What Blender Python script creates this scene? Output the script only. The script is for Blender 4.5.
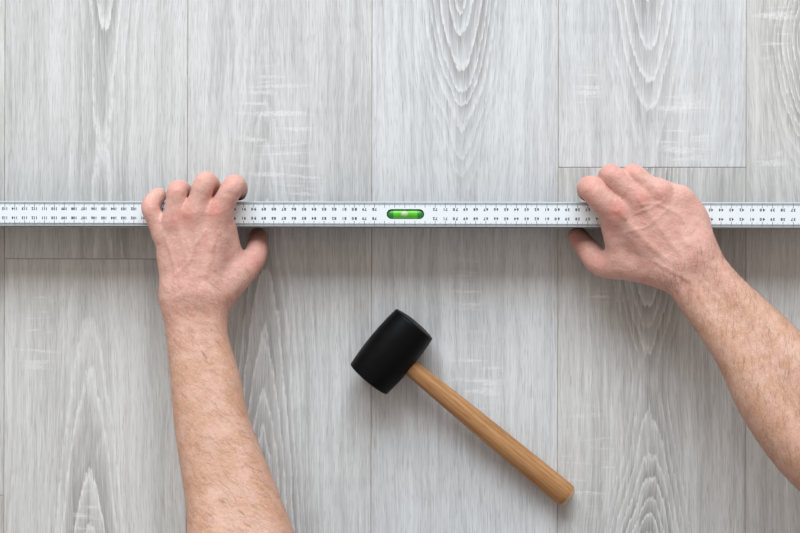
import bpy, bmesh, math, random
import numpy as np
from mathutils import Vector, Matrix

random.seed(4); rng = np.random.default_rng(4)
S = bpy.context.scene
for o in list(bpy.data.objects): bpy.data.objects.remove(o)
C = S.collection

# ------------------------------------------------------------------ camera
H = 1.6                      # camera height above the floor
PX = 0.001024                # metres per photo pixel where the optical axis meets the floor
TILT = 0.044                 # the camera leans a little: the right side is nearer
ROLL = 0.0025                # and is turned a touch
cam = bpy.data.cameras.new('camera'); camo = bpy.data.objects.new('camera', cam); C.objects.link(camo)
cam.sensor_width = 36.0; cam.lens = 36.0*H/(800*PX)
camo.location = (H*math.sin(TILT), 0, H*math.cos(TILT)); camo.rotation_euler = (Matrix.Rotation(TILT, 3, 'Y') @ Matrix.Rotation(ROLL, 3, 'Z')).to_euler()
cam.clip_start = 0.05
S.camera = camo

# ------------------------------------------------------------------ light
W = bpy.data.worlds.new('room_ambient'); S.world = W; W.use_nodes = True
bg = W.node_tree.nodes['Background']
bg.inputs[0].default_value = (1.0, 0.895, 0.805, 1); bg.inputs[1].default_value = 0.505
la = bpy.data.lights.new('window_daylight', 'AREA'); la.shape = 'RECTANGLE'; la.size = 3.4; la.size_y = 2.1
la.energy = 208; la.color = (0.885, 0.97, 1.03)
lo = bpy.data.objects.new('window_daylight', la); C.objects.link(lo)
lo.location = (-0.25, 3.15, 2.15)
lo.rotation_euler = (Vector((0, 0.05, 0)) - Vector(lo.location)).to_track_quat('-Z', 'Y').to_euler()
S.view_settings.view_transform = 'Standard'; S.view_settings.look = 'None'
S.view_settings.gamma = 1.0; S.view_settings.use_curve_mapping = False
S.view_settings.exposure = 0.0

def P(px, py, z):            # photo pixel at height z (mm) -> metres
    x, y = (px-400)*PX/H, (266.5-py)*PX/H; x, y = x-ROLL*y, y+ROLL*x; c, s_ = math.cos(TILT), math.sin(TILT)
    d = np.array([c*x-s_, y, -s_*x-c]); o = np.array([H*s_, 0, H*c])
    return o+d*((z/1000.0-o[2])/d[2])

# ------------------------------------------------------------------ helpers
def link(name, me, mat=None, parent=None, smooth=False):
    o = bpy.data.objects.new(name, me); C.objects.link(o)
    if mat is not None: me.materials.append(mat)
    if parent is not None: o.parent = parent
    if smooth:
        for p in me.polygons: p.use_smooth = True
    return o
def from_bm(name, bm, mat=None, parent=None, smooth=False):
    me = bpy.data.meshes.new(name); bm.to_mesh(me); bm.free()
    return link(name, me, mat, parent, smooth)
def tag(o, label=None, cat=None, group=None, kind=None):
    if label: o['label'] = label
    if cat: o['category'] = cat
    if group: o['group'] = group
    if kind: o['kind'] = kind
    return o

class NT:
    def __init__(self, name):
        self.m = bpy.data.materials.new(name); self.m.use_nodes = True
        self.t = self.m.node_tree; self.n = self.t.nodes; self.n.clear()
        self.out = self.n.new('ShaderNodeOutputMaterial')
        self.b = self.n.new('ShaderNodeBsdfPrincipled'); self.t.links.new(self.b.outputs[0], self.out.inputs[0])
    def put(self, sock, v):
        if isinstance(v, bpy.types.NodeSocket): self.t.links.new(v, sock)
        elif v is not None:
            if isinstance(v, (tuple, list)) and len(v) == 3 and sock.type == 'RGBA': v = (*v, 1)
            sock.default_value = v
    def m_(self, op, a, b=None, c=None, clamp=False):
        n = self.n.new('ShaderNodeMath'); n.operation = op; n.use_clamp = clamp
        self.put(n.inputs[0], a); self.put(n.inputs[1], b)
        if c is not None: self.put(n.inputs[2], c)
        return n.outputs[0]
    def add(self, a, b): return self.m_('ADD', a, b)
    def sub(self, a, b): return self.m_('SUBTRACT', a, b)
    def mul(self, a, b): return self.m_('MULTIPLY', a, b)
    def xyz(self, x=0.0, y=0.0, z=0.0):
        n = self.n.new('ShaderNodeCombineXYZ')
        for i, v in enumerate((x, y, z)): self.put(n.inputs[i], v)
        return n.outputs[0]
    def sep(self, v):
        n = self.n.new('ShaderNodeSeparateXYZ'); self.put(n.inputs[0], v); return n.outputs
    def noise(self, vec, scale=1.0, detail=2.0, rough=0.5):
        n = self.n.new('ShaderNodeTexNoise'); self.put(n.inputs['Vector'], vec)
        n.inputs['Scale'].default_value = scale; n.inputs['Detail'].default_value = detail
        n.inputs['Roughness'].default_value = rough
        return n.outputs[0]
    def nz(self, amp, x=0.0, y=0.0, z=0.0, detail=2.0, rough=0.5):      # centred noise times amp
        return self.mul(self.sub(self.noise(self.xyz(x, y, z), 1.0, detail, rough), 0.5), amp)
    def step(self, v, a, b, lo=0.0, hi=1.0):
        n = self.n.new('ShaderNodeMapRange'); n.interpolation_type = 'SMOOTHSTEP'
        self.put(n.inputs[0], v)
        for i, q in zip((1, 2, 3, 4), (a, b, lo, hi)): self.put(n.inputs[i], q)
        return n.outputs[0]
    def mix(self, f, a, b, mode='MIX'):
        n = self.n.new('ShaderNodeMix'); n.data_type = 'RGBA'; n.blend_type = mode
        self.put(n.inputs[0], f); self.put(n.inputs[6], a); self.put(n.inputs[7], b)
        return n.outputs[2]
    def attr(self, name, kind='OBJECT'):
        n = self.n.new('ShaderNodeAttribute'); n.attribute_type = kind; n.attribute_name = name
        return n.outputs
    def obj(self): return self.n.new('ShaderNodeTexCoord').outputs['Object']
    def bump(self, h, strength, dist):
        n = self.n.new('ShaderNodeBump'); n.inputs['Strength'].default_value = strength
        n.inputs['Distance'].default_value = dist; self.put(n.inputs['Height'], h)
        self.put(self.b.inputs['Normal'], n.outputs[0])
    def set(self, **k):
        for a, v in k.items(): self.put(self.b.inputs[a.replace('_', ' ')], v)
        return self.m

def plain(name, col, rough=0.5, metal=0.0, **k):
    q = NT(name); q.set(Base_Color=col, Roughness=rough, Metallic=metal, **k); return q.m

# ------------------------------------------------------------------ materials
def plank_material():
    q = NT('whitewashed_grey_oak_laminate')
    o = q.obj(); s = q.sep(o)
    u = q.mul(s[0], 1000.0); w = q.mul(s[1], 1000.0)                     # millimetres
    A = q.sep(q.attr('grain_centre')[1]); B = q.sep(q.attr('grain_shape')[1]); T = q.sep(q.attr('grain_tone')[1])
    seed = B[2]
    # distance from the heart of the log: nested cathedral arches on the board face
    lean = q.nz(9.0, q.mul(w, .0045), seed, 3.3, 1)
    u0 = q.add(q.sub(u, A[0]), lean)
    h = q.m_('MULTIPLY', B[0], q.sub(q.m_('SQRT', q.add(q.m_('POWER', q.m_('ABSOLUTE', q.sub(w, A[1])), 2.0), q.mul(A[2], 8.0))), A[2]))
    reach = q.attr('grain_reach')[2]
    h = q.m_('SMOOTH_MIN', h, reach, 14.0)
    h = q.add(h, q.nz(5.0, q.mul(w, .016), seed, 9.1, 1))
    f = q.m_('POWER', q.add(q.m_('POWER', q.m_('ABSOLUTE', u0), 1.55), q.m_('POWER', q.m_('ABSOLUTE', h), 1.55)), 1/1.55)
    f = q.add(f, q.nz(7.0, q.mul(u, .030), q.mul(w, .006), seed, 1))
    f = q.add(f, q.nz(3.2, q.mul(u, .14), q.mul(w, .010), q.add(seed, 5.0), 2))
    f = q.add(f, q.nz(2.2, q.mul(u, .75), q.mul(w, .035), q.add(seed, 2.0), 2))
    ph = q.add(q.m_('DIVIDE', f, B[1]), q.nz(2.0, q.mul(f, .06), seed, 1.0, 1))
    fr = q.m_('FRACT', ph)
    fall = q.step(f, 22.0, 62.0, 1.0, .12)
    rid = q.m_('FLOOR', ph)
    rv = q.noise(q.xyz(q.mul(rid, 3.7), seed, 0.0), 1.0, 0.0)            # each ring its own weight
    rv = q.step(rv, .3, .65, .25, 1.0)
    band = q.mul(q.mul(q.step(fr, 0.0, .9, 1.0, 0.0), fall), rv)
    line = q.mul(q.mul(q.step(fr, .66, .92), q.step(fr, .96, 1.0, 1.0, 0.0)), fall)
    line = q.mul(line, q.step(q.noise(q.xyz(q.mul(u, .3), q.mul(w, .12), seed), 1.0, 2.0), .34, .6, .15, 1.0))
    # fibres, nearly straight, leaning a little with the figure
    ua = q.m_('ABSOLUTE', u0)
    v = q.add(q.add(u, lean), q.mul(q.mul(q.sub(f, ua), q.m_('SIGN', u0)), .22))
    v = q.add(v, q.nz(9.0, q.mul(u, .012), q.mul(w, .008), q.add(seed, 1.7), 1))
    s1 = q.noise(q.xyz(q.mul(v, .80), q.mul(w, .015), seed), 1.0, 3.0, .65)
    s2 = q.noise(q.xyz(q.mul(u, .045), q.mul(w, .0035), q.add(seed, 7.0)), 1.0, 3.0)
    s3 = q.noise(q.xyz(q.mul(v, .17), q.mul(w, .006), q.add(seed, 3.0)), 1.0, 2.0)
    po = q.noise(q.xyz(q.mul(v, 1.5), q.mul(w, .055), q.add(seed, 11.0)), 1.0, 1.0, .6)
    pores = q.step(po, .56, .66)
    chalk = q.step(q.noise(q.xyz(q.mul(v, 1.45), q.mul(w, .032), q.add(seed, 21.0)), 1.0, 1.0, .6), .55, .66)
    # grey amount
    g = q.add(q.mul(band, .58), q.mul(q.step(s1, .34, .66), .26))
    g = q.add(g, q.mul(q.step(s2, .38, .64), .25)); g = q.add(g, q.mul(q.step(s3, .36, .64), .22))
    g = q.add(g, q.mul(q.step(f, 4.0, 50.0, 1.0, 0.0), .14))
    g = q.mul(g, T[1]); g = q.add(g, q.sub(T[0], .085))
    g = q.m_('ADD', g, 0.0, clamp=True)
    light = q.mix(T[2], (.672, .692, .712), (.655, .645, .62))
    dark = q.mix(T[2], (.335, .338, .350), (.315, .300, .280))
    col = q.mix(g, light, dark)
    col = q.mix(q.mul(pores, .30), col, (.22, .205, .195))
    col = q.mix(q.mul(chalk, .30), col, (.82, .82, .82))
    col = q.mix(q.mul(line, .64), col, (.80, .80, .80))
    # chalky saw marks across the grain
    tot = None
    for nm in ('saw_marks_one', 'saw_marks_two'):
        Q = q.sep(q.attr(nm)[1])
        dx = q.m_('DIVIDE', q.sub(u, Q[0]), Q[2]); dy = q.m_('DIVIDE', q.sub(w, Q[1]), q.mul(Q[2], 1.8))
        r = q.m_('SQRT', q.add(q.mul(dx, dx), q.mul(dy, dy)))
        r = q.add(r, q.nz(.7, q.mul(u, .04), q.mul(w, .04), seed, 2))
        k = q.step(r, .35, 1.05, 1.0, 0.0)
        tot = k if tot is None else q.m_('MAXIMUM', tot, k)
    wv = q.add(w, q.nz(2.5, q.mul(u, .03), q.mul(w, .05), seed, 1))
    sm = q.step(q.noise(q.xyz(q.mul(u, .013), q.mul(wv, .14), q.add(seed, 31.0)), 1.0, 2.0, .6), .53, .64)
    brk = q.step(q.noise(q.xyz(q.mul(u, .35), q.mul(w, .35), seed), 1.0, 2.0), .33, .6, .25, 1.0)
    col = q.mix(q.mul(q.mul(q.mul(sm, tot), brk), .50), col, (.84, .84, .84))
    q.bump(q.sub(q.mul(chalk, .3), pores), .12, .0006)
    q.set(Base_Color=col, Roughness=.52, Specular_IOR_Level=.32)
    return q.m

def skin_material():
    q = NT('skin')
    o = q.obj()
    fl = q.attr('flush', 'GEOMETRY')[2]; tan = q.attr('tan', 'GEOMETRY')[2]
    col = q.mix(tan, (.625, .338, .288), (.520, .292, .192))
    col = q.mix(q.step(q.noise(o, 55.0, 3.0, .6), .36, .64, 0.0, .45), col, (.66, .43, .355))
    col = q.mix(q.mul(q.step(q.noise(o, 130.0, 3.0, .6), .46, .68, 0.0, .42), q.sub(1.0, q.mul(tan, .6))), col, (.53, .25, .20))
    col = q.mix(q.step(q.noise(o, 420.0, 2.0), .48, .70, 0.0, .28), col, (.70, .49, .41))
    col = q.mix(q.m_('MULTIPLY', fl, .85, clamp=True), col, (.58, .215, .18))
    v = q.n.new('ShaderNodeTexVoronoi'); v.inputs['Scale'].default_value = 480.0; q.put(v.inputs['Vector'], o)
    wr = q.noise(o, 230.0, 3.0, .65)
    q.bump(q.mul(q.add(q.mul(v.outputs[0], .45), wr), q.sub(1.0, q.mul(tan, .55))), .42, .0011)
    q.set(Base_Color=col, Roughness=.50, Specular_IOR_Level=.38)
    q.b.subsurface_method = 'RANDOM_WALK'
    q.set(Subsurface_Weight=.12, Subsurface_Scale=.004, Subsurface_Radius=(1.0, .35, .2))
    return q.m

def beech_material():
    q = NT('beech_handle_wood')
    s = q.sep(q.obj())
    a = q.noise(q.xyz(q.mul(s[0], 12.0), q.mul(s[1], 320.0), q.mul(s[2], 320.0)), 1.0, 3.0, .6)
    b = q.noise(q.xyz(q.mul(s[0], 55.0), q.mul(s[1], 900.0), q.mul(s[2], 900.0)), 1.0, 1.0)
    col = q.mix(q.step(a, .33, .68), (.48, .256, .112), (.335, .158, .060))
    col = q.mix(q.step(b, .56, .70, 0.0, .6), col, (.27, .115, .045))
    # paler sawn end
    col = q.mix(q.attr('sawn_end', 'GEOMETRY')[2], col, (.60, .46, .34))
    q.bump(q.mul(a, -1.0), .2, .0006)
    q.set(Base_Color=col, Roughness=.55, Specular_IOR_Level=.3)
    return q.m

def rubber_material():
    q = NT('black_rubber')
    o = q.obj()
    n = q.noise(o, 140.0, 3.0)
    q.bump(n, .08, .0006)
    q.set(Base_Color=(.0025, .0026, .003), Roughness=q.step(n, .3, .7, .38, .48), Specular_IOR_Level=.10)
    return q.m

def aluminium_material():
    q = NT('brushed_aluminium')
    s = q.sep(q.obj())
    n = q.noise(q.xyz(q.mul(s[0], 25.0), q.mul(s[1], 2500.0), q.mul(s[2], 2500.0)), 1.0, 2.0)
    q.set(Base_Color=q.mix(n, (.50, .55, .585), (.60, .65, .685)), Roughness=.5, Metallic=.2)
    return q.m

M = {
 'plank': plank_material(), 'skin': skin_material(), 'beech': beech_material(), 'rubber': rubber_material(),
 'alu': aluminium_material(),
 'core': plain('fibreboard_core', (.42, .34, .28), .9),
 'white': plain('white_enamel', (.775, .835, .88), .38, Specular_IOR_Level=.4),
 'ink': plain('black_print', (.012, .013, .017), .6),
 'greyink': plain('grey_print', (.09, .10, .115), .6),
 'side': plain('dark_rail_side', (.006, .006, .0065), .7, Specular_IOR_Level=.1),  # near-black colour for the long side faces of the rail
 'cap': plain('black_plastic', (.02, .02, .022), .45),
 'vial': plain('green_vial_liquid', (.105, .52, .028), .25, Specular_IOR_Level=.4),
 'vialend': plain('dark_green_vial_end', (.022, .24, .030), .3),
 'bubble': plain('pale_bubble', (.46, .58, .38), .35),
 'shirt': plain('grey_blue_cotton', (.16, .20, .26), .9),
 'denim': plain('dark_denim', (.045, .06, .10), .9),
 'hair': plain('short_brown_hair', (.055, .032, .018), .6),
 'armhair': plain('fine_brown_body_hair', (.26, .145, .085), .6),
 'eye': plain('eye_white', (.75, .73, .70), .2), 'iris': plain('brown_iris', (.06, .03, .015), .2),
 'nail': plain('fingernail', (.66, .42, .36), .28),
}

# ------------------------------------------------------------------ floor
bm = bmesh.new(); bmesh.ops.create_cube(bm, size=1.0, matrix=Matrix.Translation((0, -.12, -.0047)) @ Matrix.Diagonal((3.3, 3.5, .008, 1)))
floor = tag(from_bm('floor', bm, M['core']), 'pale grey oak laminate floor of wide planks', None, kind='structure')

def plank_mesh(w, l, t=.00068, c=.00030):
    bm = bmesh.new()
    x, y = w/2, l/2
    lo = [bm.verts.new(v) for v in ((-x, -y, -t), (x, -y, -t), (x, y, -t), (-x, y, -t))]
    mi = [bm.verts.new(v) for v in ((-x, -y, -c), (x, -y, -c), (x, y, -c), (-x, y, -c))]
    hi = [bm.verts.new(v) for v in ((-x+c, -y+c, 0), (x-c, -y+c, 0), (x-c, y-c, 0), (-x+c, y-c, 0))]
    bm.faces.new(lo[::-1]); bm.faces.new(hi)
    for a, b in ((lo, mi), (mi, hi)):
        for i in range(4):
            j = (i+1) % 4; bm.faces.new((a[i], a[j], b[j], b[i]))
    me = bpy.data.meshes.new('plank'); bm.to_mesh(me); bm.free(); me.materials.append(M['plank'])
    return me

seam_px = [4.4, 187.1, 371.5, 558.0, 745.8]                              # visible joints
vis = [float(P(p, 266.5, 0)[0]) for p in seam_px]; stepx = (vis[-1]-vis[0])/4
left = [vis[0]-stepx*i for i in range(6, 0, -1)]; right = [vis[-1]+stepx*i for i in range(1, 7)]
seams = left+vis+right
GAP = .00060; LEN = 1.285
# end joints (photo y) of each column, counted from the first visible column
joint = {-1: 499.0, 0: 259.5, 1: -330.0, 2: 690.0, 3: 167.5, 4: -160.0}
# per visible plank: photo x of the figure, photo y of its heart, half gap between two hearts (mm), slope, ring width, tone, contrast, warmth, two saw mark patches
fig = {
 (0, 'up'):  (104, -300, 0, .08, 7.0, .02, .95, .40, (20, -90, 20), (150, 40, 14)),
 (0, 'low'): (89, 640, 0, .12, 8.0, -.05, .95, .60, (36, 330, 32), (88, 520, 20)),
 (1, 'all'): (264, 600, 0, .098, 5.6, .01, 1.0, .30, (275, 132, 48), (300, 190, 30)),
 (2, 'all'): (462, -25, 0, .250, 5.6, -.06, 1.0, .02, (472, 380, 36), (470, 290, 26)),
 (3, 'up'):  (646, -60, 0, .21, 7.5, -.04, .95, .06, (685, 135, 36), (586, 90, 20)),
 (3, 'low'): (648, 385, 235, .22, 4.6, .05, 1.05, .62, (588, 462, 36), (600, 300, 12)),
 (4, 'all'): (812, 40, 0, .35, 5.0, .0, .95, .60, (775, 30, 26), (770, 160, 18)),
 (-1, 'up'): (-90, 300, 0, .15, 9.0, .02, 1.0, .5, (-60, 100, 20), (-120, 300, 20)),
 (-1, 'low'): (-90, 300, 0, .15, 9.0, .05, 1.0, .8, (-60, 600, 20), (-120, 700, 20)),
}
k0 = len(left)
REACH = {(2, 'all'): 54.0, (1, 'all'): 78.0, (3, 'up'): 44.0, (3, 'low'): 46.0, (0, 'up'): 30.0, (0, 'low'): 48.0, (4, 'all'): 60.0}
for ci in range(len(seams)-1):
    col = ci-k0
    x0 = seams[ci]+GAP/2; x1 = seams[ci+1]-GAP/2
    base = (266.5-joint.get(col, (col*397) % 1200))*PX
    y = base - 3*LEN
    while y < 1.62:
        a, b = max(y+GAP/2, -1.86), min(y+LEN-GAP/2, 1.62)
        y += LEN
        if b-a < .08: continue
        pl = link('plank', plank_mesh(x1-x0, b-a), None, floor)
        cx, cy = (x0+x1)/2, (a+b)/2
        pl.location = (cx, cy, 0)
        key = None
        if a < .27 and b > -.27:
            for kk in ((col, 'all'), (col, 'up' if cy > base else 'low')):
                if kk in fig: key = kk
        if key:
            g = fig[key]
        else:
            px, py = (x0+x1)/2/PX+400, 266.5-cy/PX
            g = (px+random.uniform(-50, 50), py+random.uniform(-500, 500), random.choice((0, 180)), random.uniform(.12, .28), random.uniform(7, 11),
                 random.uniform(-.02, .08), 1.0, random.uniform(.1, .7), (px+random.uniform(-50, 50), py+random.uniform(-300, 300), 30), (px, py+200, 18))
        loc = lambda X, Y: ((P(X, Y, 0)[0]-cx)*1000, (P(X, Y, 0)[1]-cy)*1000)
        gx, gy = loc(g[0], g[1])
        pl['grain_centre'] = (float(gx), float(gy), float(g[2]*PX*1000))
        pl['grain_shape'] = (float(g[3]), float(g[4]), float((ci*13.7+round(cy*10)*5.1) % 97))
        pl['grain_reach'] = float(REACH.get(key, 70.0))
        pl['grain_tone'] = (float(g[5]), float(g[6]), float(g[7]))
        for nm, q in (('saw_marks_one', g[8]), ('saw_marks_two', g[9])):
            sx, sy = loc(q[0], q[1]); pl[nm] = (float(sx), float(sy), float(q[2]))

# ------------------------------------------------------------------ spirit level (straightedge), 1.5 m long
RH = .056                                                                # height of its face above the floor
yc = P(404.8, 214.3, RH*1000)[1]; xc0 = P(404.8, 214.3, RH*1000)[0]
rule = tag(bpy.data.objects.new('spirit_level', None),
           'long white spirit level ruler with centimetre scale and green vial under both hands', 'spirit level')
C.objects.link(rule); rule.location = (xc0, yc, 0); rule.rotation_euler = (0, 0, math.radians(-.06))
HW, L2 = .0124, .75
prof = [(-HW, 0), (HW, 0), (HW, .006), (HW-.0006, .0066), (HW-.0006, .0494), (HW, .050), (HW, RH-.0008), (HW-.0004, RH-.0004),
        (-HW+.0004, RH-.0004), (-HW, RH-.0008), (-HW, .050), (-HW+.0006, .0494), (-HW+.0006, .0066), (-HW, .006)]
def stadium(cx, a, r, n=12):
    pts = []
    for i in range(n+1):
        t = -math.pi/2+math.pi*i/n; pts.append((cx+a+r*math.cos(t), r*math.sin(t)))
    for i in range(n+1):
        t = math.pi/2+math.pi*i/n; pts.append((cx-a+r*math.cos(t), r*math.sin(t)))
    return pts
VX, VA, VR, VY = .0006, .0137, .0049, .0002
bm = bmesh.new()                                                         # rail, its top cut open for the vial
e = [[bm.verts.new((x, y, z)) for y, z in prof] for x in (-L2, L2)]
n = len(prof); top_i = 7
for i in range(n):
    j = (i+1) % n
    if i == top_i: continue
    bm.faces.new((e[0][i], e[0][j], e[1][j], e[1][i]))
bm.faces.new(e[0][::-1]); bm.faces.new(e[1])
hole = [bm.verts.new((x, y+VY, RH-.0004)) for x, y in stadium(VX, VA, VR)]
hb = [bm.verts.new((x, y+VY, RH-.0075)) for x, y in stadium(VX, VA, VR)]
def fill_ring(bm, outer, inner):
    m = len(inner); oe = []
    for loop in (outer, inner):
        for i in range(len(loop)):
            a, b = loop[i], loop[(i+1) % len(loop)]
            ed = bm.edges.get((a, b)) or bm.edges.new((a, b)); oe.append(ed)
    bmesh.ops.triangle_fill(bm, use_beauty=True, use_dissolve=False, edges=oe)
fill_ring(bm, [e[0][7], e[1][7], e[1][8], e[0][8]], hole)
for i in range(len(hole)):
    j = (i+1) % len(hole); bm.faces.new((hole[i], hole[j], hb[j], hb[i]))
bm.faces.new(hb)
bmesh.ops.recalc_face_normals(bm, faces=bm.faces)
rail = from_bm('rail', bm, M['alu'], rule); rail.data.materials.append(M['side'])
for p in rail.data.polygons:
    if abs(p.normal.y) > .9 and p.area > .004: p.material_index = 1
bm = bmesh.new()                                                         # white scale plate between the two grey edges
py0, py1 = -.0094, .0094
zt = RH; zb = RH-.0004
o_t = [bm.verts.new((x, y, zt)) for x, y in ((-L2, py0), (L2, py0), (L2, py1), (-L2, py1))]
o_b = [bm.verts.new((x, y, zb)) for x, y in ((-L2, py0), (L2, py0), (L2, py1), (-L2, py1))]
h_t = [bm.verts.new((x, y+VY, zt)) for x, y in stadium(VX, VA, VR)]
h_b = [bm.verts.new((x, y+VY, zb)) for x, y in stadium(VX, VA, VR)]
fill_ring(bm, o_t, h_t)
for a, b in ((o_t, o_b), (h_t, h_b)):
    for i in range(len(a)):
        j = (i+1) % len(a); bm.faces.new((a[i], a[j], b[j], b[i]))
bmesh.ops.recalc_face_normals(bm, faces=bm.faces)
for f in bm.faces:
    if abs(f.normal.z) > .9 and f.normal.z < 0: f.normal_flip()
plate = from_bm('scale_plate', bm, M['white'], rule)
for sx in (-1, 1):
    bm = bmesh.new()
    bmesh.ops.create_cube(bm, size=1.0, matrix=Matrix.Translation((sx*(L2+.004), 0, RH/2)) @ Matrix.Diagonal((.008, .0256, RH, 1)))
    bmesh.ops.bevel(bm, geom=bm.edges[:], offset=.0015, segments=2, affect='EDGES')
    from_bm('end_cap', bm, M['cap'], rule)
# vial: green tube with dark ends, bubble and two gauge lines
def capsule_mesh(a, r, seg=24, rings=8):
    bm = bmesh.new(); prof = []
    for i in range(rings+1):
        t = math.pi/2*i/rings; prof.append((-a-r*math.cos(t), r*math.sin(t)))
    for i in range(rings+1):
        t = math.pi/2*(1-i/rings); prof.append((a+r*math.cos(t), r*math.sin(t)))
    vs = []
    for x, rr in prof:
        vs.append([bm.verts.new((x, max(rr, 1e-5)*math.cos(2*math.pi*k/seg), max(rr, 1e-5)*math.sin(2*math.pi*k/seg))) for k in range(seg)])
    for i in range(len(vs)-1):
        for k in range(seg):
            l = (k+1) % seg; bm.faces.new((vs[i][k], vs[i][l], vs[i+1][l], vs[i+1][k]))
    bm.faces.new(vs[0][::-1]); bm.faces.new(vs[-1])
    bmesh.ops.recalc_face_normals(bm, faces=bm.faces)
    return bm
vial = from_bm('vial', capsule_mesh(.0136, .00485), M['vial'], rule, True)
vial.location = (VX, VY, RH-.0047)
for sx in (-1, 1):
    bm = capsule_mesh(.0008, .00490, 24, 6); c = from_bm('vial_end', bm, M['vialend'], vial, True); c.location = (sx*.0130, 0, 0)
bm = bmesh.new(); bmesh.ops.create_uvsphere(bm, u_segments=20, v_segments=12, radius=1.0, matrix=Matrix.Diagonal((.0043, .0030, .0022, 1)))
bub = from_bm('bubble', bm, M['bubble'], vial, True); bub.location = (-.0009, .0002, .0034)
for sx in (-1, 1):
    bm = bmesh.new(); bmesh.ops.create_cone(bm, segments=24, radius1=.00490, radius2=.00490, depth=.0003, cap_ends=False,
        matrix=Matrix.Rotation(math.pi/2, 4, 'Y'))
    g = from_bm('gauge_line', bm, M['vialend'], vial, True); g.location = (sx*.0056-.0009, 0, 0)
# printed scale: ticks and numbers, read from the far side
tick_v, tick_f = [], []
def rect(x, y, w, h):
    b = len(tick_v)
    tick_v.extend(((x-w/2, y-h/2, RH+.00006), (x+w/2, y-h/2, RH+.00006), (x+w/2, y+h/2, RH+.00006), (x-w/2, y+h/2, RH+.00006)))
    tick_f.append((b, b+1, b+2, b+3))
for mm in range(2, 1499):
    x = (750-mm)/1000.0
    ln = .0048 if mm % 10 == 0 else (.0034 if mm % 5 == 0 else .0024)
    for sg in (-1, 1): rect(x, sg*(.0114-ln/2), .00050 if mm % 10 == 0 else .00030, ln)
me = bpy.data.meshes.new('tick_marks'); me.from_pydata(tick_v, [], tick_f)
tag(link('tick_marks', me, M['greyink'], rule), kind='stuff')
glyph = {}
def glyph_mesh(txt):
    cu = bpy.data.curves.new('g', 'FONT'); cu.body = txt; cu.size = .0038; cu.space_character = 1.0 if len(txt) == 3 else (1.22 if txt[-1] != '0' else 1.5)
    cu.align_x = 'CENTER'; cu.align_y = 'CENTER'; cu.resolution_u = 2
    cu.offset = .00013 if txt[-1] != '0' else .00017
    to = bpy.data.objects.new('g', cu); C.objects.link(to)
    me = bpy.data.meshes.new_from_object(to.evaluated_get(bpy.context.evaluated_depsgraph_get()))
    v = np.array([p.co[:] for p in me.vertices]); f = [tuple(p.vertices) for p in me.polygons]
    bpy.data.objects.remove(to); bpy.data.meshes.remove(me); bpy.data.curves.remove(cu)
    return v, f
nv, nf = [], []
for n_ in range(1, 150):
    x = (750-n_*10)/1000.0
    if abs(x-VX) < .0275: continue
    v, f = glyph_mesh(str(n_))
    for yy in (.0050, -.0041):
        b = len(nv)
        nv.extend([(x-p[0]*1.06, yy-p[1], RH+.00008) for p in v]); nf.extend([tuple(b+i for i in q) for q in f])
me = bpy.data.meshes.new('scale_numbers'); me.from_pydata(nv, [], nf)
tag(link('scale_numbers', me, M['ink'], rule), kind='stuff')

# ------------------------------------------------------------------ mallet
hr = .0252
A0 = P(391.5, 351.5, 25); B0 = P(569.6, 498.3, 11)
mal = tag(bpy.data.objects.new('rubber_mallet', None), 'black rubber mallet with light brown wooden handle lying on the floor', 'mallet')
C.objects.link(mal); mal.location = (A0[0], A0[1], 0)
ax = (B0-A0); ang = math.atan2(ax[1], ax[0]); mal.rotation_euler = (0, 0, ang)
hl = math.hypot(ax[0], ax[1]); drop = math.atan2(.0262-.0122, hl)
def lathe(prof, seg, axis='X'):
    bm = bmesh.new(); rows = []
    for x, r in prof:
        rows.append([bm.verts.new((x, r*math.cos(2*math.pi*k/seg), r*math.sin(2*math.pi*k/seg))) for k in range(seg)])
    for i in range(len(rows)-1):
        for k in range(seg):
            l = (k+1) % seg; bm.faces.new((rows[i][k], rows[i][l], rows[i+1][l], rows[i+1][k]))
    bm.faces.new(rows[0][::-1]); bm.faces.new(rows[-1])
    bmesh.ops.recalc_face_normals(bm, faces=bm.faces)
    return bm
hp = []
hw = .0368
for x, r in ((-hw-.0024, .0015), (-hw-.0019, .0110), (-hw-.0008, .0190), (-hw, .0224), (-hw+.0003, .0232), (-hw+.0012, .0239)): hp.append((x, r))
for i in range(13):
    t = -1+2*i/12; hp.append((t*(hw-.0022), .0260-.0020*t*t))
for x, r in ((hw-.0012, .0239), (hw-.0003, .0232), (hw, .0224), (hw+.0008, .0190), (hw+.0019, .0110), (hw+.0024, .0015)): hp.append((x, r))
head = from_bm('mallet_head', lathe(hp, 48), M['rubber'], mal, True)
head.rotation_euler = (0, 0, math.pi/2); head.location = (0, 0, .0262)
es = head.modifiers.new('edge', 'EDGE_SPLIT'); es.split_angle = math.radians(50)
handle_prof = [(-.010, .0082), (.015, .0084), (.030, .0088), (.055, .0096), (.09, .0105), (.13, .0113), (.17, .0119), (.20, .0123), (.2125, .0124), (.2160, .0119), (.2188, .0106), (.2205, .0082)]
hp2 = [(x*hl/.2205, r) for x, r in handle_prof]
bm = lathe(hp2, 32)
lay = bm.verts.layers.float.new('sawn_end')
for v in bm.verts: v[lay] = 1.0 if v.co.x > hl*.990 else 0.0
for v in bm.verts: v.co.z *= .94
hd = from_bm('handle', bm, M['beech'], mal, True)
hd.location = (0, 0, .0262); hd.rotation_euler = (0, drop, 0)
hd.modifiers.new('edge', 'EDGE_SPLIT').split_angle = math.radians(35)

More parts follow.
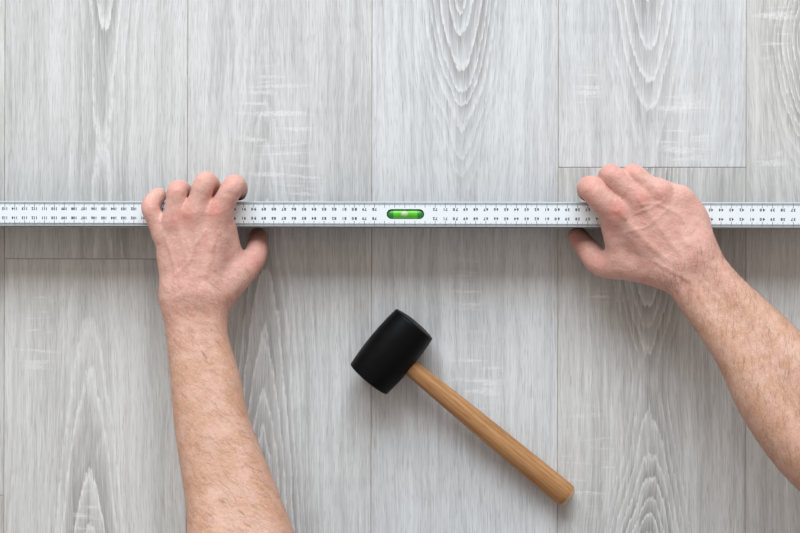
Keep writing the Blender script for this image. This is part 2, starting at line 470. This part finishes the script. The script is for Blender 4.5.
# ------------------------------------------------------------------ person: body grown from a distance field
def smin(a, b, k):
    if k <= 0: return np.minimum(a, b)
    h = np.maximum(k-np.abs(a-b), 0)/k
    return np.minimum(a, b)-h*h*k*.25
class Field:
    def __init__(self, lo, hi, h):
        self.lo = np.array(lo, float); self.h = h
        self.n = np.ceil((np.array(hi)-self.lo)/h).astype(int)+1
        self.ax = [(self.lo[i]+np.arange(self.n[i])*h).astype(np.float32) for i in range(3)]
    def new(self): return np.full(self.n, .03, np.float32)
    def cone(self, F, a, ra, b, rb, k, flat=None):
        a = np.asarray(a, float); b = np.asarray(b, float); pad = max(ra, rb)+k+.012
        sl = []
        for i in range(3):
            l = int(np.floor((min(a[i], b[i])-pad-self.lo[i])/self.h)); u = int(np.ceil((max(a[i], b[i])+pad-self.lo[i])/self.h))+1
            l = max(l, 0); u = min(u, self.n[i])
            if u <= l: return
            sl.append(slice(l, u))
        X = self.ax[0][sl[0]][:, None, None]; Y = self.ax[1][sl[1]][None, :, None]; Z = self.ax[2][sl[2]][None, None, :]
        d = b-a; L = float(d@d)+1e-12
        t = np.clip(((X-a[0])*d[0]+(Y-a[1])*d[1]+(Z-a[2])*d[2])/L, 0, 1)
        q = np.sqrt((X-a[0]-t*d[0])**2+(Y-a[1]-t*d[1])**2+(Z-a[2]-t*d[2])**2)-(ra+t*(rb-ra))
        s = tuple(sl); F[s] = smin(F[s], q.astype(np.float32), k)
    def chain(self, F, pts, k, sub=0):
        if sub:                                                          # Catmull-Rom through the joints: no kinks
            A = np.array([np.append(p[0], p[1]) for p in pts]); A = np.vstack([2*A[0]-A[1], A, 2*A[-1]-A[-2]]); out = []
            for i in range(1, len(A)-2):
                for j in range(sub):
                    t = j/sub; p0, p1, p2, p3 = A[i-1:i+3]
                    out.append(.5*(2*p1+(p2-p0)*t+(2*p0-5*p1+4*p2-p3)*t*t+(3*p1-p0-3*p2+p3)*t**3))
            out.append(A[-2]); pts = [(o[:3], float(o[3])) for o in out]
        for p, q in zip(pts[:-1], pts[1:]): self.cone(F, p[0], p[1], q[0], q[1], k)
    def mesh(self, F):
        h = self.h; ins = (F < 0)
        cnt = np.zeros(tuple(self.n-1), np.uint8)
        for i in (0, 1):
            for j in (0, 1):
                for k in (0, 1):
                    cnt += ins[i:self.n[0]-1+i, j:self.n[1]-1+j, k:self.n[2]-1+k]
        idx = np.argwhere((cnt > 0) & (cnt < 8)); del cnt
        vid = np.full(tuple(self.n-1), -1, np.int32); vid[tuple(idx.T)] = np.arange(len(idx))
        cor = [(i, j, k) for i in (0, 1) for j in (0, 1) for k in (0, 1)]
        val = np.stack([F[idx[:, 0]+i, idx[:, 1]+j, idx[:, 2]+k] for i, j, k in cor], 1)
        acc = np.zeros((len(idx), 3)); num = np.zeros(len(idx))
        for a in range(8):
            for b in range(a+1, 8):
                if sum(abs(p-q) for p, q in zip(cor[a], cor[b])) != 1: continue
                m = (val[:, a] < 0) != (val[:, b] < 0)
                t = np.where(m, val[:, a]/np.where(m, val[:, a]-val[:, b], 1), 0)[:, None]
                p = np.array(cor[a])+t*(np.array(cor[b])-np.array(cor[a]))
                acc += np.where(m[:, None], p, 0); num += m
        V = self.lo+(idx+acc/num[:, None])*h
        Q = []
        for axn in range(3):
            s0 = [slice(1, -1)]*3; s1 = [slice(1, -1)]*3
            s0[axn] = slice(0, -1); s1[axn] = slice(1, None)
            a = ins[tuple(s0)]; b = ins[tuple(s1)]
            e = np.argwhere(a != b)
            if not len(e): continue
            sgn = a[tuple(e.T)]
            off = np.ones(3, int); off[axn] = 0; e = e+off
            u, v = (axn+1) % 3, (axn+2) % 3
            du = np.eye(3, dtype=int)[u]; dv = np.eye(3, dtype=int)[v]
            c = [vid[tuple((e-x).T)] for x in (0*du, du, du+dv, dv)]
            q = np.stack(c, 1); q[~sgn] = q[~sgn][:, ::-1]
            Q.append(q)
        Q = np.concatenate(Q); Q = Q[(Q >= 0).all(1)]
        return V, Q

R = lambda px, py, z, r: (P(px, py, z+5), r/1000.0)
W3 = lambda x, y, z, r: (np.array([x, y, z])/1000.0, r/1000.0)
# --- left arm (the hand that shows at the left of the picture)
LEFT = dict(
 fingers=[
  [R(218, 213, 66, 13), R(226, 199, 70, 11), R(234, 185.5, 68, 10.8), R(238.5, 188.5, 46, 9.4), R(239, 193, 24, 7.8)],
  [R(195, 213, 68, 13), R(200, 198, 71, 11), R(205.5, 182, 70, 10.6), R(213, 189, 45, 9.4), R(214, 193.5, 22, 7.8)],
  [R(175, 220, 66, 12), R(176, 205, 69, 10.3), R(177.5, 190.5, 68, 10), R(184, 191, 44, 8.8), R(186, 194, 22, 7.3)],
  [R(163, 234, 60, 10.5), R(155.5, 220, 63, 9.0), R(150.5, 207, 63, 9.2), R(157, 196.5, 50, 8.4), R(160, 195.5, 30, 7)]],
 thumb=[R(222, 292, 55, 15), R(240, 275, 50, 13.5), R(253.5, 259, 38, 12), R(257.3, 246, 27, 11), R(258, 237, 15, 9.6)],
 palm=[(R(208, 290, 62, 16), R(218, 215, 65, 13.5)), (R(200, 288, 64, 16), R(195, 215, 67, 13)), (R(190, 290, 63, 16), R(176, 222, 64, 12.5)),
       (R(180, 292, 59, 16), R(167, 236, 59, 12)), (R(174, 258, 54, 14), R(182, 302, 54, 15)), (R(226, 230, 56, 11), R(232, 262, 50, 12)),
       (R(215, 255, 52, 14), R(222, 285, 52, 15))],
 arm=[[R(181, 300, 61, 19), R(186, 338, 66, 19), R(193, 380, 76, 22), R(201, 430, 90, 25), R(216, 500, 112, 29), R(226, 560, 135, 35), R(246, 610, 150, 38)],
      [R(209, 300, 62, 19), R(209, 338, 66, 19), R(218, 380, 76, 22), R(226, 430, 90, 25), R(248, 500, 112, 30), R(264, 560, 132, 35), R(268, 610, 150, 38)]],
 upper=[W3(-131, -322, 150, 42), W3(-125, -390, 210, 47), W3(-115, -480, 290, 55), W3(-105, -560, 350, 62)],
 box=((-.31, -.49, .005), (-.02, .118, .33)))
RIGHT = dict(
 fingers=[
  [R(616, 211, 68, 13.5), R(602, 200, 71, 12.8), R(590.5, 188, 68, 12.2), R(586.5, 191, 46, 9.4), R(588, 194, 24, 7.8)],
  [R(638, 199, 70, 13), R(624, 187, 72, 11), R(610.5, 174.5, 69, 10.6), R(607, 184, 46, 9.4), R(608, 193.5, 24, 7.8)],
  [R(659, 193, 69, 12.5), R(645, 184, 70, 10.6), R(632.5, 173.8, 66, 10), R(628, 184, 44, 8.8), R(629, 194, 24, 7.3)],
  [R(679, 198, 63, 12.2), R(667, 192, 62, 10), R(655, 186, 56, 9), R(650, 191, 40, 8), R(651, 195, 26, 7)]],
 thumb=[R(664, 270, 56, 17), R(628, 266, 50, 14.5), R(601, 263.5, 39, 12.8), R(588, 249.5, 28, 11.6), R(578, 237, 16, 10.2)],
 palm=[(R(668, 264, 64, 16), R(618, 212, 66, 13.5)), (R(680, 258, 66, 17), R(638, 201, 69, 13)), (R(689, 252, 65, 17), R(659, 195, 67, 13)),
       (R(693, 246, 61, 16), R(680, 201, 61, 13)), (R(690, 210, 59, 12.5), R(693, 225, 58, 14)), (R(693, 222, 56, 14.5), R(694, 248, 57, 16)), (R(613, 221, 60, 13), R(621, 254, 52, 13.5)),
       (R(632, 235, 55, 14), R(655, 262, 56, 17))],
 arm=[[R(696, 250, 64, 17), R(725, 289, 70, 19), R(766, 335, 84, 25), R(797, 375, 98, 31), R(834, 424, 112, 35), R(880, 485, 130, 38)],
      [R(678, 274, 64, 18), R(706, 311, 70, 19), R(741, 353, 84, 25), R(769, 400, 98, 30), R(806, 446, 112, 34), R(862, 495, 130, 37)]],
 upper=[W3(452, -208, 132, 40), W3(418, -268, 185, 46), W3(340, -345, 260, 55), W3(275, -420, 340, 62)],
 box=((.16, -.37, .005), (.52, .128, .285)))
def arm_mesh(D, h):
    F = Field(D['box'][0], D['box'][1], h)
    palm = F.new()
    for a, b in D['palm']: F.cone(palm, a[0], a[1], b[0], b[1], .010)
    arm = F.new()
    for ch in D['arm']:
        one = F.new(); F.chain(one, ch, 0, 4); arm = smin(arm, one, .014)
    one = F.new(); F.chain(one, D['upper'], 0, 4); arm = smin(arm, one, .02)
    palm = smin(palm, arm, .016); del arm
    th = F.new(); F.chain(th, D['thumb'], 0, 4)
    palm = smin(palm, th, .010)
    fg = F.new()
    for ch in D['fingers']:
        one = F.new(); F.chain(one, ch, 0, 4); fg = smin(fg, one, .0012)
    palm = smin(palm, fg, .007)
    return F.mesh(palm)
def seg_dist(V, pts):
    best = np.full(len(V), 9.0)
    for a, b in zip(pts[:-1], pts[1:]):
        d = b-a; t = np.clip(((V[:, :2]-a)@d)/(d@d+1e-12), 0, 1)
        best = np.minimum(best, np.linalg.norm(V[:, :2]-a-t[:, None]*d, axis=1))
    return best
def vnormals(V, Q):
    n = np.cross(V[Q[:, 2]]-V[Q[:, 0]], V[Q[:, 3]]-V[Q[:, 1]])
    N = np.zeros_like(V)
    for i in range(4): np.add.at(N, Q[:, i], n)
    return N/(np.linalg.norm(N, axis=1)[:, None]+1e-12)
def relax(V, Q, it, f=.5):
    for _ in range(it):
        A = np.zeros_like(V); c = np.zeros(len(V))
        for i in range(4):
            for j in ((i+1) % 4, (i+3) % 4):
                np.add.at(A, Q[:, i], V[Q[:, j]]); np.add.at(c, Q[:, i], 1)
        V = V+f*(A/np.maximum(c, 1)[:, None]-V)
    return V
xy = lambda pts, z=82: [P(a, b, z)[:2] for a, b in pts]
# raised relief on the back of the hand: (photo points, width mm, height mm)
L_REL = [([(217, 213), (213, 240), (207, 275)], 3.0, .9), ([(195, 213), (197, 240), (200, 275)], 2.6, .8), ([(176, 221), (184, 245), (192, 278)], 2.6, .7),
         ([(164, 236), (172, 255), (182, 285)], 2.4, .6), ([(206, 230), (196, 245), (190, 262), (176, 275)], 1.5, .55), ([(186, 238), (192, 252), (190, 262)], 1.4, .5),
         ([(170, 248), (174, 268), (178, 300), (182, 330)], 1.6, .6), ([(219, 232), (212, 250), (214, 270)], 1.4, .5), ([(180, 305), (183, 325)], 4.0, -.8), ([(193, 308), (192, 330)], 2.2, .6)]
R_REL = [([(618, 211), (640, 236), (664, 258)], 3.0, 1.0), ([(638, 199), (654, 222), (676, 250)], 2.6, .8), ([(659, 193), (670, 215), (686, 245)], 2.6, .7),
         ([(640, 205), (655, 203), (668, 209), (678, 214), (690, 232)], 1.5, .7), ([(634, 214), (648, 209), (660, 203)], 1.3, .6), ([(626, 232), (645, 228), (668, 209)], 1.4, .5),
         ([(655, 262), (690, 282), (712, 318)], 1.8, .6), ([(616, 202), (624, 218)], 2.2, .7), ([(700, 280), (735, 320), (770, 370)], 2.0, .5), ([(672, 268), (684, 286)], 3.5, -.8)]
L_RED = [(216, 211, 9, .9), (190, 215, 9, .6), (174, 222, 7, .45), (180, 214, 6, .35), (233, 180, 8, .35), (205, 178, 8, .30), (177, 187, 7, .35), (150, 204, 7, .35), (252, 262, 10, .45), (258, 243, 9, .5), (205, 240, 14, .18)]
R_RED = [(617, 210, 8, 1.0), (640, 199, 9, .7), (661, 194, 8, .45), (589, 183, 9, .55), (609, 170, 8, .5), (633, 169, 8, .5), (600, 260, 10, .35), (582, 243, 9, .5), (585, 200, 8, .5), (648, 225, 16, .15), (612, 222, 9, .3)]
def finish(V, Q, rel, red, wrist, elbow):
    V = relax(V, Q, 2, .5)
    N = vnormals(V, Q); up = np.clip((N[:, 2]-.15)/.5, 0, 1)
    dz = np.zeros(len(V))
    for pts, w_, h_ in rel:
        d = seg_dist(V, xy(pts)); dz += h_/1000*np.exp(-(d*1000/w_)**2)
    def wob(fr, n, sd):
        r = np.random.default_rng(sd); a = np.zeros(len(V))
        for _ in range(n):
            d_ = r.normal(size=3); d_ /= np.linalg.norm(d_); a += np.sin(V@d_*fr*r.uniform(.6, 1.5)+r.uniform(0, 6.3))
        return a/math.sqrt(n)
    dz += (.00022*wob(480, 9, 1)+.00012*wob(1100, 9, 2))*.6
    tw = P(*elbow, 90)[:2]-P(*wrist, 70)[:2]; tt = np.clip(((V[:, :2]-P(*wrist, 70)[:2])@tw)/(tw@tw)*3, 0, 1)
    V = V+N*(dz*np.maximum(up, .2)*(1-.65*tt))[:, None]
    fl = np.zeros(len(V))
    for a, b, r, s in red:
        d = np.linalg.norm(V[:, :2]-P(a, b, 78)[:2], axis=1)*1000
        fl += s*np.exp(-(d/r)**2)
    d = P(*elbow, 90)[:2]-P(*wrist, 70)[:2]
    t = ((V[:, :2]-P(*wrist, 70)[:2])@d)/(d@d)
    tan = np.clip((t+.12)/.35, 0, 1)
    return V, Q, np.clip(fl, 0, 1), tan
HS = .0014
VL, QL = arm_mesh(LEFT, HS); aL = finish(VL, QL, L_REL, L_RED, (196, 310), (240, 533))
VR, QR = arm_mesh(RIGHT, HS); aR = finish(VR, QR, R_REL, R_RED, (700, 275), (810, 430))
# --- shoulders, neck and head (outside the picture)
F = Field((-.22, -.74, .18), (.42, -.24, .62), .004)
B = F.new()
F.chain(B, LEFT['upper'][2:]+[W3(-10, -545, 400, 60)], .02)
F.chain(B, RIGHT['upper'][2:]+[W3(180, -480, 400, 60)], .02)
F.chain(B, [W3(-10, -545, 390, 60), W3(180, -480, 390, 60)], .03)
F.chain(B, [W3(88, -500, 410, 58), W3(98, -440, 445, 52)], .03)
F.chain(B, [W3(102, -408, 488, 74), W3(108, -372, 462, 72)], .02)
F.cone(B, W3(110, -362, 420, 0)[0], .050, W3(106, -398, 420, 0)[0], .046, .03)
F.cone(B, W3(112, -338, 424, 0)[0], .009, W3(114, -318, 400, 0)[0], .011, .012)
for sx in (-1, 1):
    F.cone(B, W3(106+sx*74, -412+sx*14, 455, 0)[0], .012, W3(106+sx*80, -424+sx*14, 478, 0)[0], .014, .006)
VC, QC = F.mesh(B)
aC = (VC, QC, np.zeros(len(VC)), np.full(len(VC), .7))
vs, fs, fl, tn = [], [], [], []; off = 0
for a in (aL, aR, aC):
    vs.append(a[0]); fs.append(a[1]+off); fl.append(a[2]); tn.append(a[3]); off += len(a[0])
vs = np.concatenate(vs); fs = np.concatenate(fs); fl = np.concatenate(fl); tn = np.concatenate(tn)
def np_mesh(name, V, Q):
    me = bpy.data.meshes.new(name)
    me.vertices.add(len(V)); me.vertices.foreach_set('co', V.astype(np.float32).ravel())
    me.loops.add(Q.size); me.loops.foreach_set('vertex_index', Q.astype(np.int32).ravel())
    me.polygons.add(len(Q)); me.polygons.foreach_set('loop_start', np.arange(0, Q.size, 4, dtype=np.int32))
    me.polygons.foreach_set('loop_total', np.full(len(Q), 4, np.int32))
    me.polygons.foreach_set('use_smooth', np.ones(len(Q), bool))
    me.update(calc_edges=True); me.validate()
    return me
me = np_mesh('person', vs, fs)
for nm, dat in (('flush', fl), ('tan', tn)):
    at = me.attributes.new(nm, 'FLOAT', 'POINT'); at.data.foreach_set('value', dat.astype(np.float32))
person = tag(link('person', me, M['skin']),
             'person kneeling over the floor, bare forearms reaching in, both hands gripping the long ruler', 'person')

# clothes, head hair, eyes: parts of the person
def grown(name, lo, hi, h, chains, mat, k=.03):
    F = Field(lo, hi, h); B = F.new()
    for ch in chains: F.chain(B, ch, k)
    V, Q = F.mesh(B); V = relax(V, Q, 2)
    return link(name, np_mesh(name, V, Q), mat, person)
grown('shirt', (-.30, -1.12, .12), (.47, -.26, .62), .006, [
    [W3(-124, -405, 222, 60), W3(-115, -480, 290, 68), W3(-95, -560, 360, 78)], [W3(385, -293, 205, 60), W3(335, -350, 268, 68), W3(265, -430, 345, 78)],
    [W3(-85, -570, 365, 80), W3(80, -520, 385, 92), W3(250, -445, 355, 80)], [W3(10, -600, 375, 110), W3(-10, -760, 390, 115), W3(-10, -960, 400, 115)],
    [W3(160, -540, 375, 108), W3(110, -740, 390, 115), W3(80, -950, 400, 115)], [W3(85, -520, 405, 75), W3(90, -490, 425, 62)]], M['shirt'], .05)
grown('trousers', (-.32, -1.62, .0), (.40, -.82, .57), .007, [
    [W3(-20, -960, 400, 128), W3(80, -955, 400, 128)], [W3(-50, -985, 380, 105), W3(-90, -960, 230, 85), W3(-110, -930, 75, 66)],
    [W3(110, -975, 380, 105), W3(150, -950, 230, 85), W3(170, -915, 75, 66)], [W3(-110, -935, 72, 66), W3(-115, -1200, 72, 58), W3(-118, -1350, 60, 46)],
    [W3(170, -920, 72, 66), W3(178, -1190, 72, 58), W3(182, -1340, 60, 46)]], M['denim'], .03)
for x in (-118, 182):
    grown('shoe', (x/1000-.09, -1.66, .0), (x/1000+.09, -1.30, .15), .005, [[W3(x, -1370, 55, 42), W3(x, -1430, 48, 42), W3(x, -1560, 48, 40)]], M['cap'], .01)
F = Field((-.02, -.56, .36), (.23, -.26, .62), .004); B = F.new()
F.chain(B, [W3(100, -416, 496, 76), W3(105, -384, 488, 73)], .02)
V, Q = F.mesh(B); V = relax(V, Q, 2)
link('head_hair', np_mesh('head_hair', V, Q), M['hair'], person)
for sx in (-1, 1):
    c = W3(111+sx*30, -311-sx*4, 440, 0)[0]
    bm = bmesh.new(); bmesh.ops.create_uvsphere(bm, u_segments=16, v_segments=10, radius=.012)
    ey = from_bm('eye', bm, M['eye'], person, True); ey.location = c
    bm = bmesh.new(); bmesh.ops.create_uvsphere(bm, u_segments=12, v_segments=8, radius=.0062)
    ir = from_bm('iris', bm, M['iris'], ey, True); ir.location = (0, .0068, -.003)

# fine hair on the forearms
def arm_hair(A, wrist, elbow, count, flow):
    V, Q, f_, t_ = A; N = vnormals(V, Q)
    a = P(*wrist, 75)[:2]; d = P(*elbow, 100)[:2]-a
    t = ((V[:, :2]-a)@d)/(d@d)
    ok = np.where((t > -.12) & (t < 1.25) & (N[:, 2] > -.25))[0]
    pick = rng.choice(ok, count)
    hv, hf = [], []
    dl = np.append(-d/np.linalg.norm(d), 0.0)
    for i in pick:
        n = N[i]; side = np.cross(dl, n); side /= np.linalg.norm(side)+1e-9
        fwd = np.cross(n, side); fwd *= np.sign(fwd@dl)
        an = flow+rng.normal(0, .25); dr = fwd*math.cos(an)+side*math.sin(an)
        L = rng.uniform(.007, .015); w_ = rng.uniform(.00004, .00008)
        ws = np.cross(dr, n); b = len(hv); p = V[i]-n*.0002
        for s_, lift in ((0, 0), (.5, .0011), (1.0, .0010)):
            c = p+dr*L*s_+n*(lift+.0002)+ws*(s_*s_*rng.normal(0, .0012))
            ww = w_*(1-.65*s_); hv += [c-ws*ww, c+ws*ww]
        hf += [(b, b+1, b+3, b+2), (b+2, b+3, b+5, b+4)]
    return hv, hf
for A, w_, e_, fl_, c_ in ((aL, (196, 310), (240, 533), -.75, 2400), (aR, (700, 275), (810, 430), .5, 2400)):
    hv, hf = arm_hair(A, w_, e_, c_, fl_)
    me = bpy.data.meshes.new('arm_hair'); me.from_pydata([tuple(v) for v in hv], [], hf)
    tag(link('arm_hair', me, M['armhair'], person), kind='stuff')

# nails on the finger tips, on the far side of the ruler
for D in (LEFT, RIGHT):
    for ch in D['fingers']:
        a, b = ch[3][0], ch[4][0]; r = ch[4][1]
        ax_ = Vector(b-a).normalized()
        c = Vector(a*.12+b*.88)+Vector((0, 1, 0))*(r*.86)
        bm = bmesh.new(); bmesh.ops.create_uvsphere(bm, u_segments=14, v_segments=8, radius=1.0, matrix=Matrix.Diagonal((r*.68, .0017, .0066, 1)))
        nl = from_bm('fingernail', bm, M['nail'], person, True); nl.location = c
        nl.rotation_euler = Vector((0, 0, -1)).rotation_difference(ax_).to_euler()
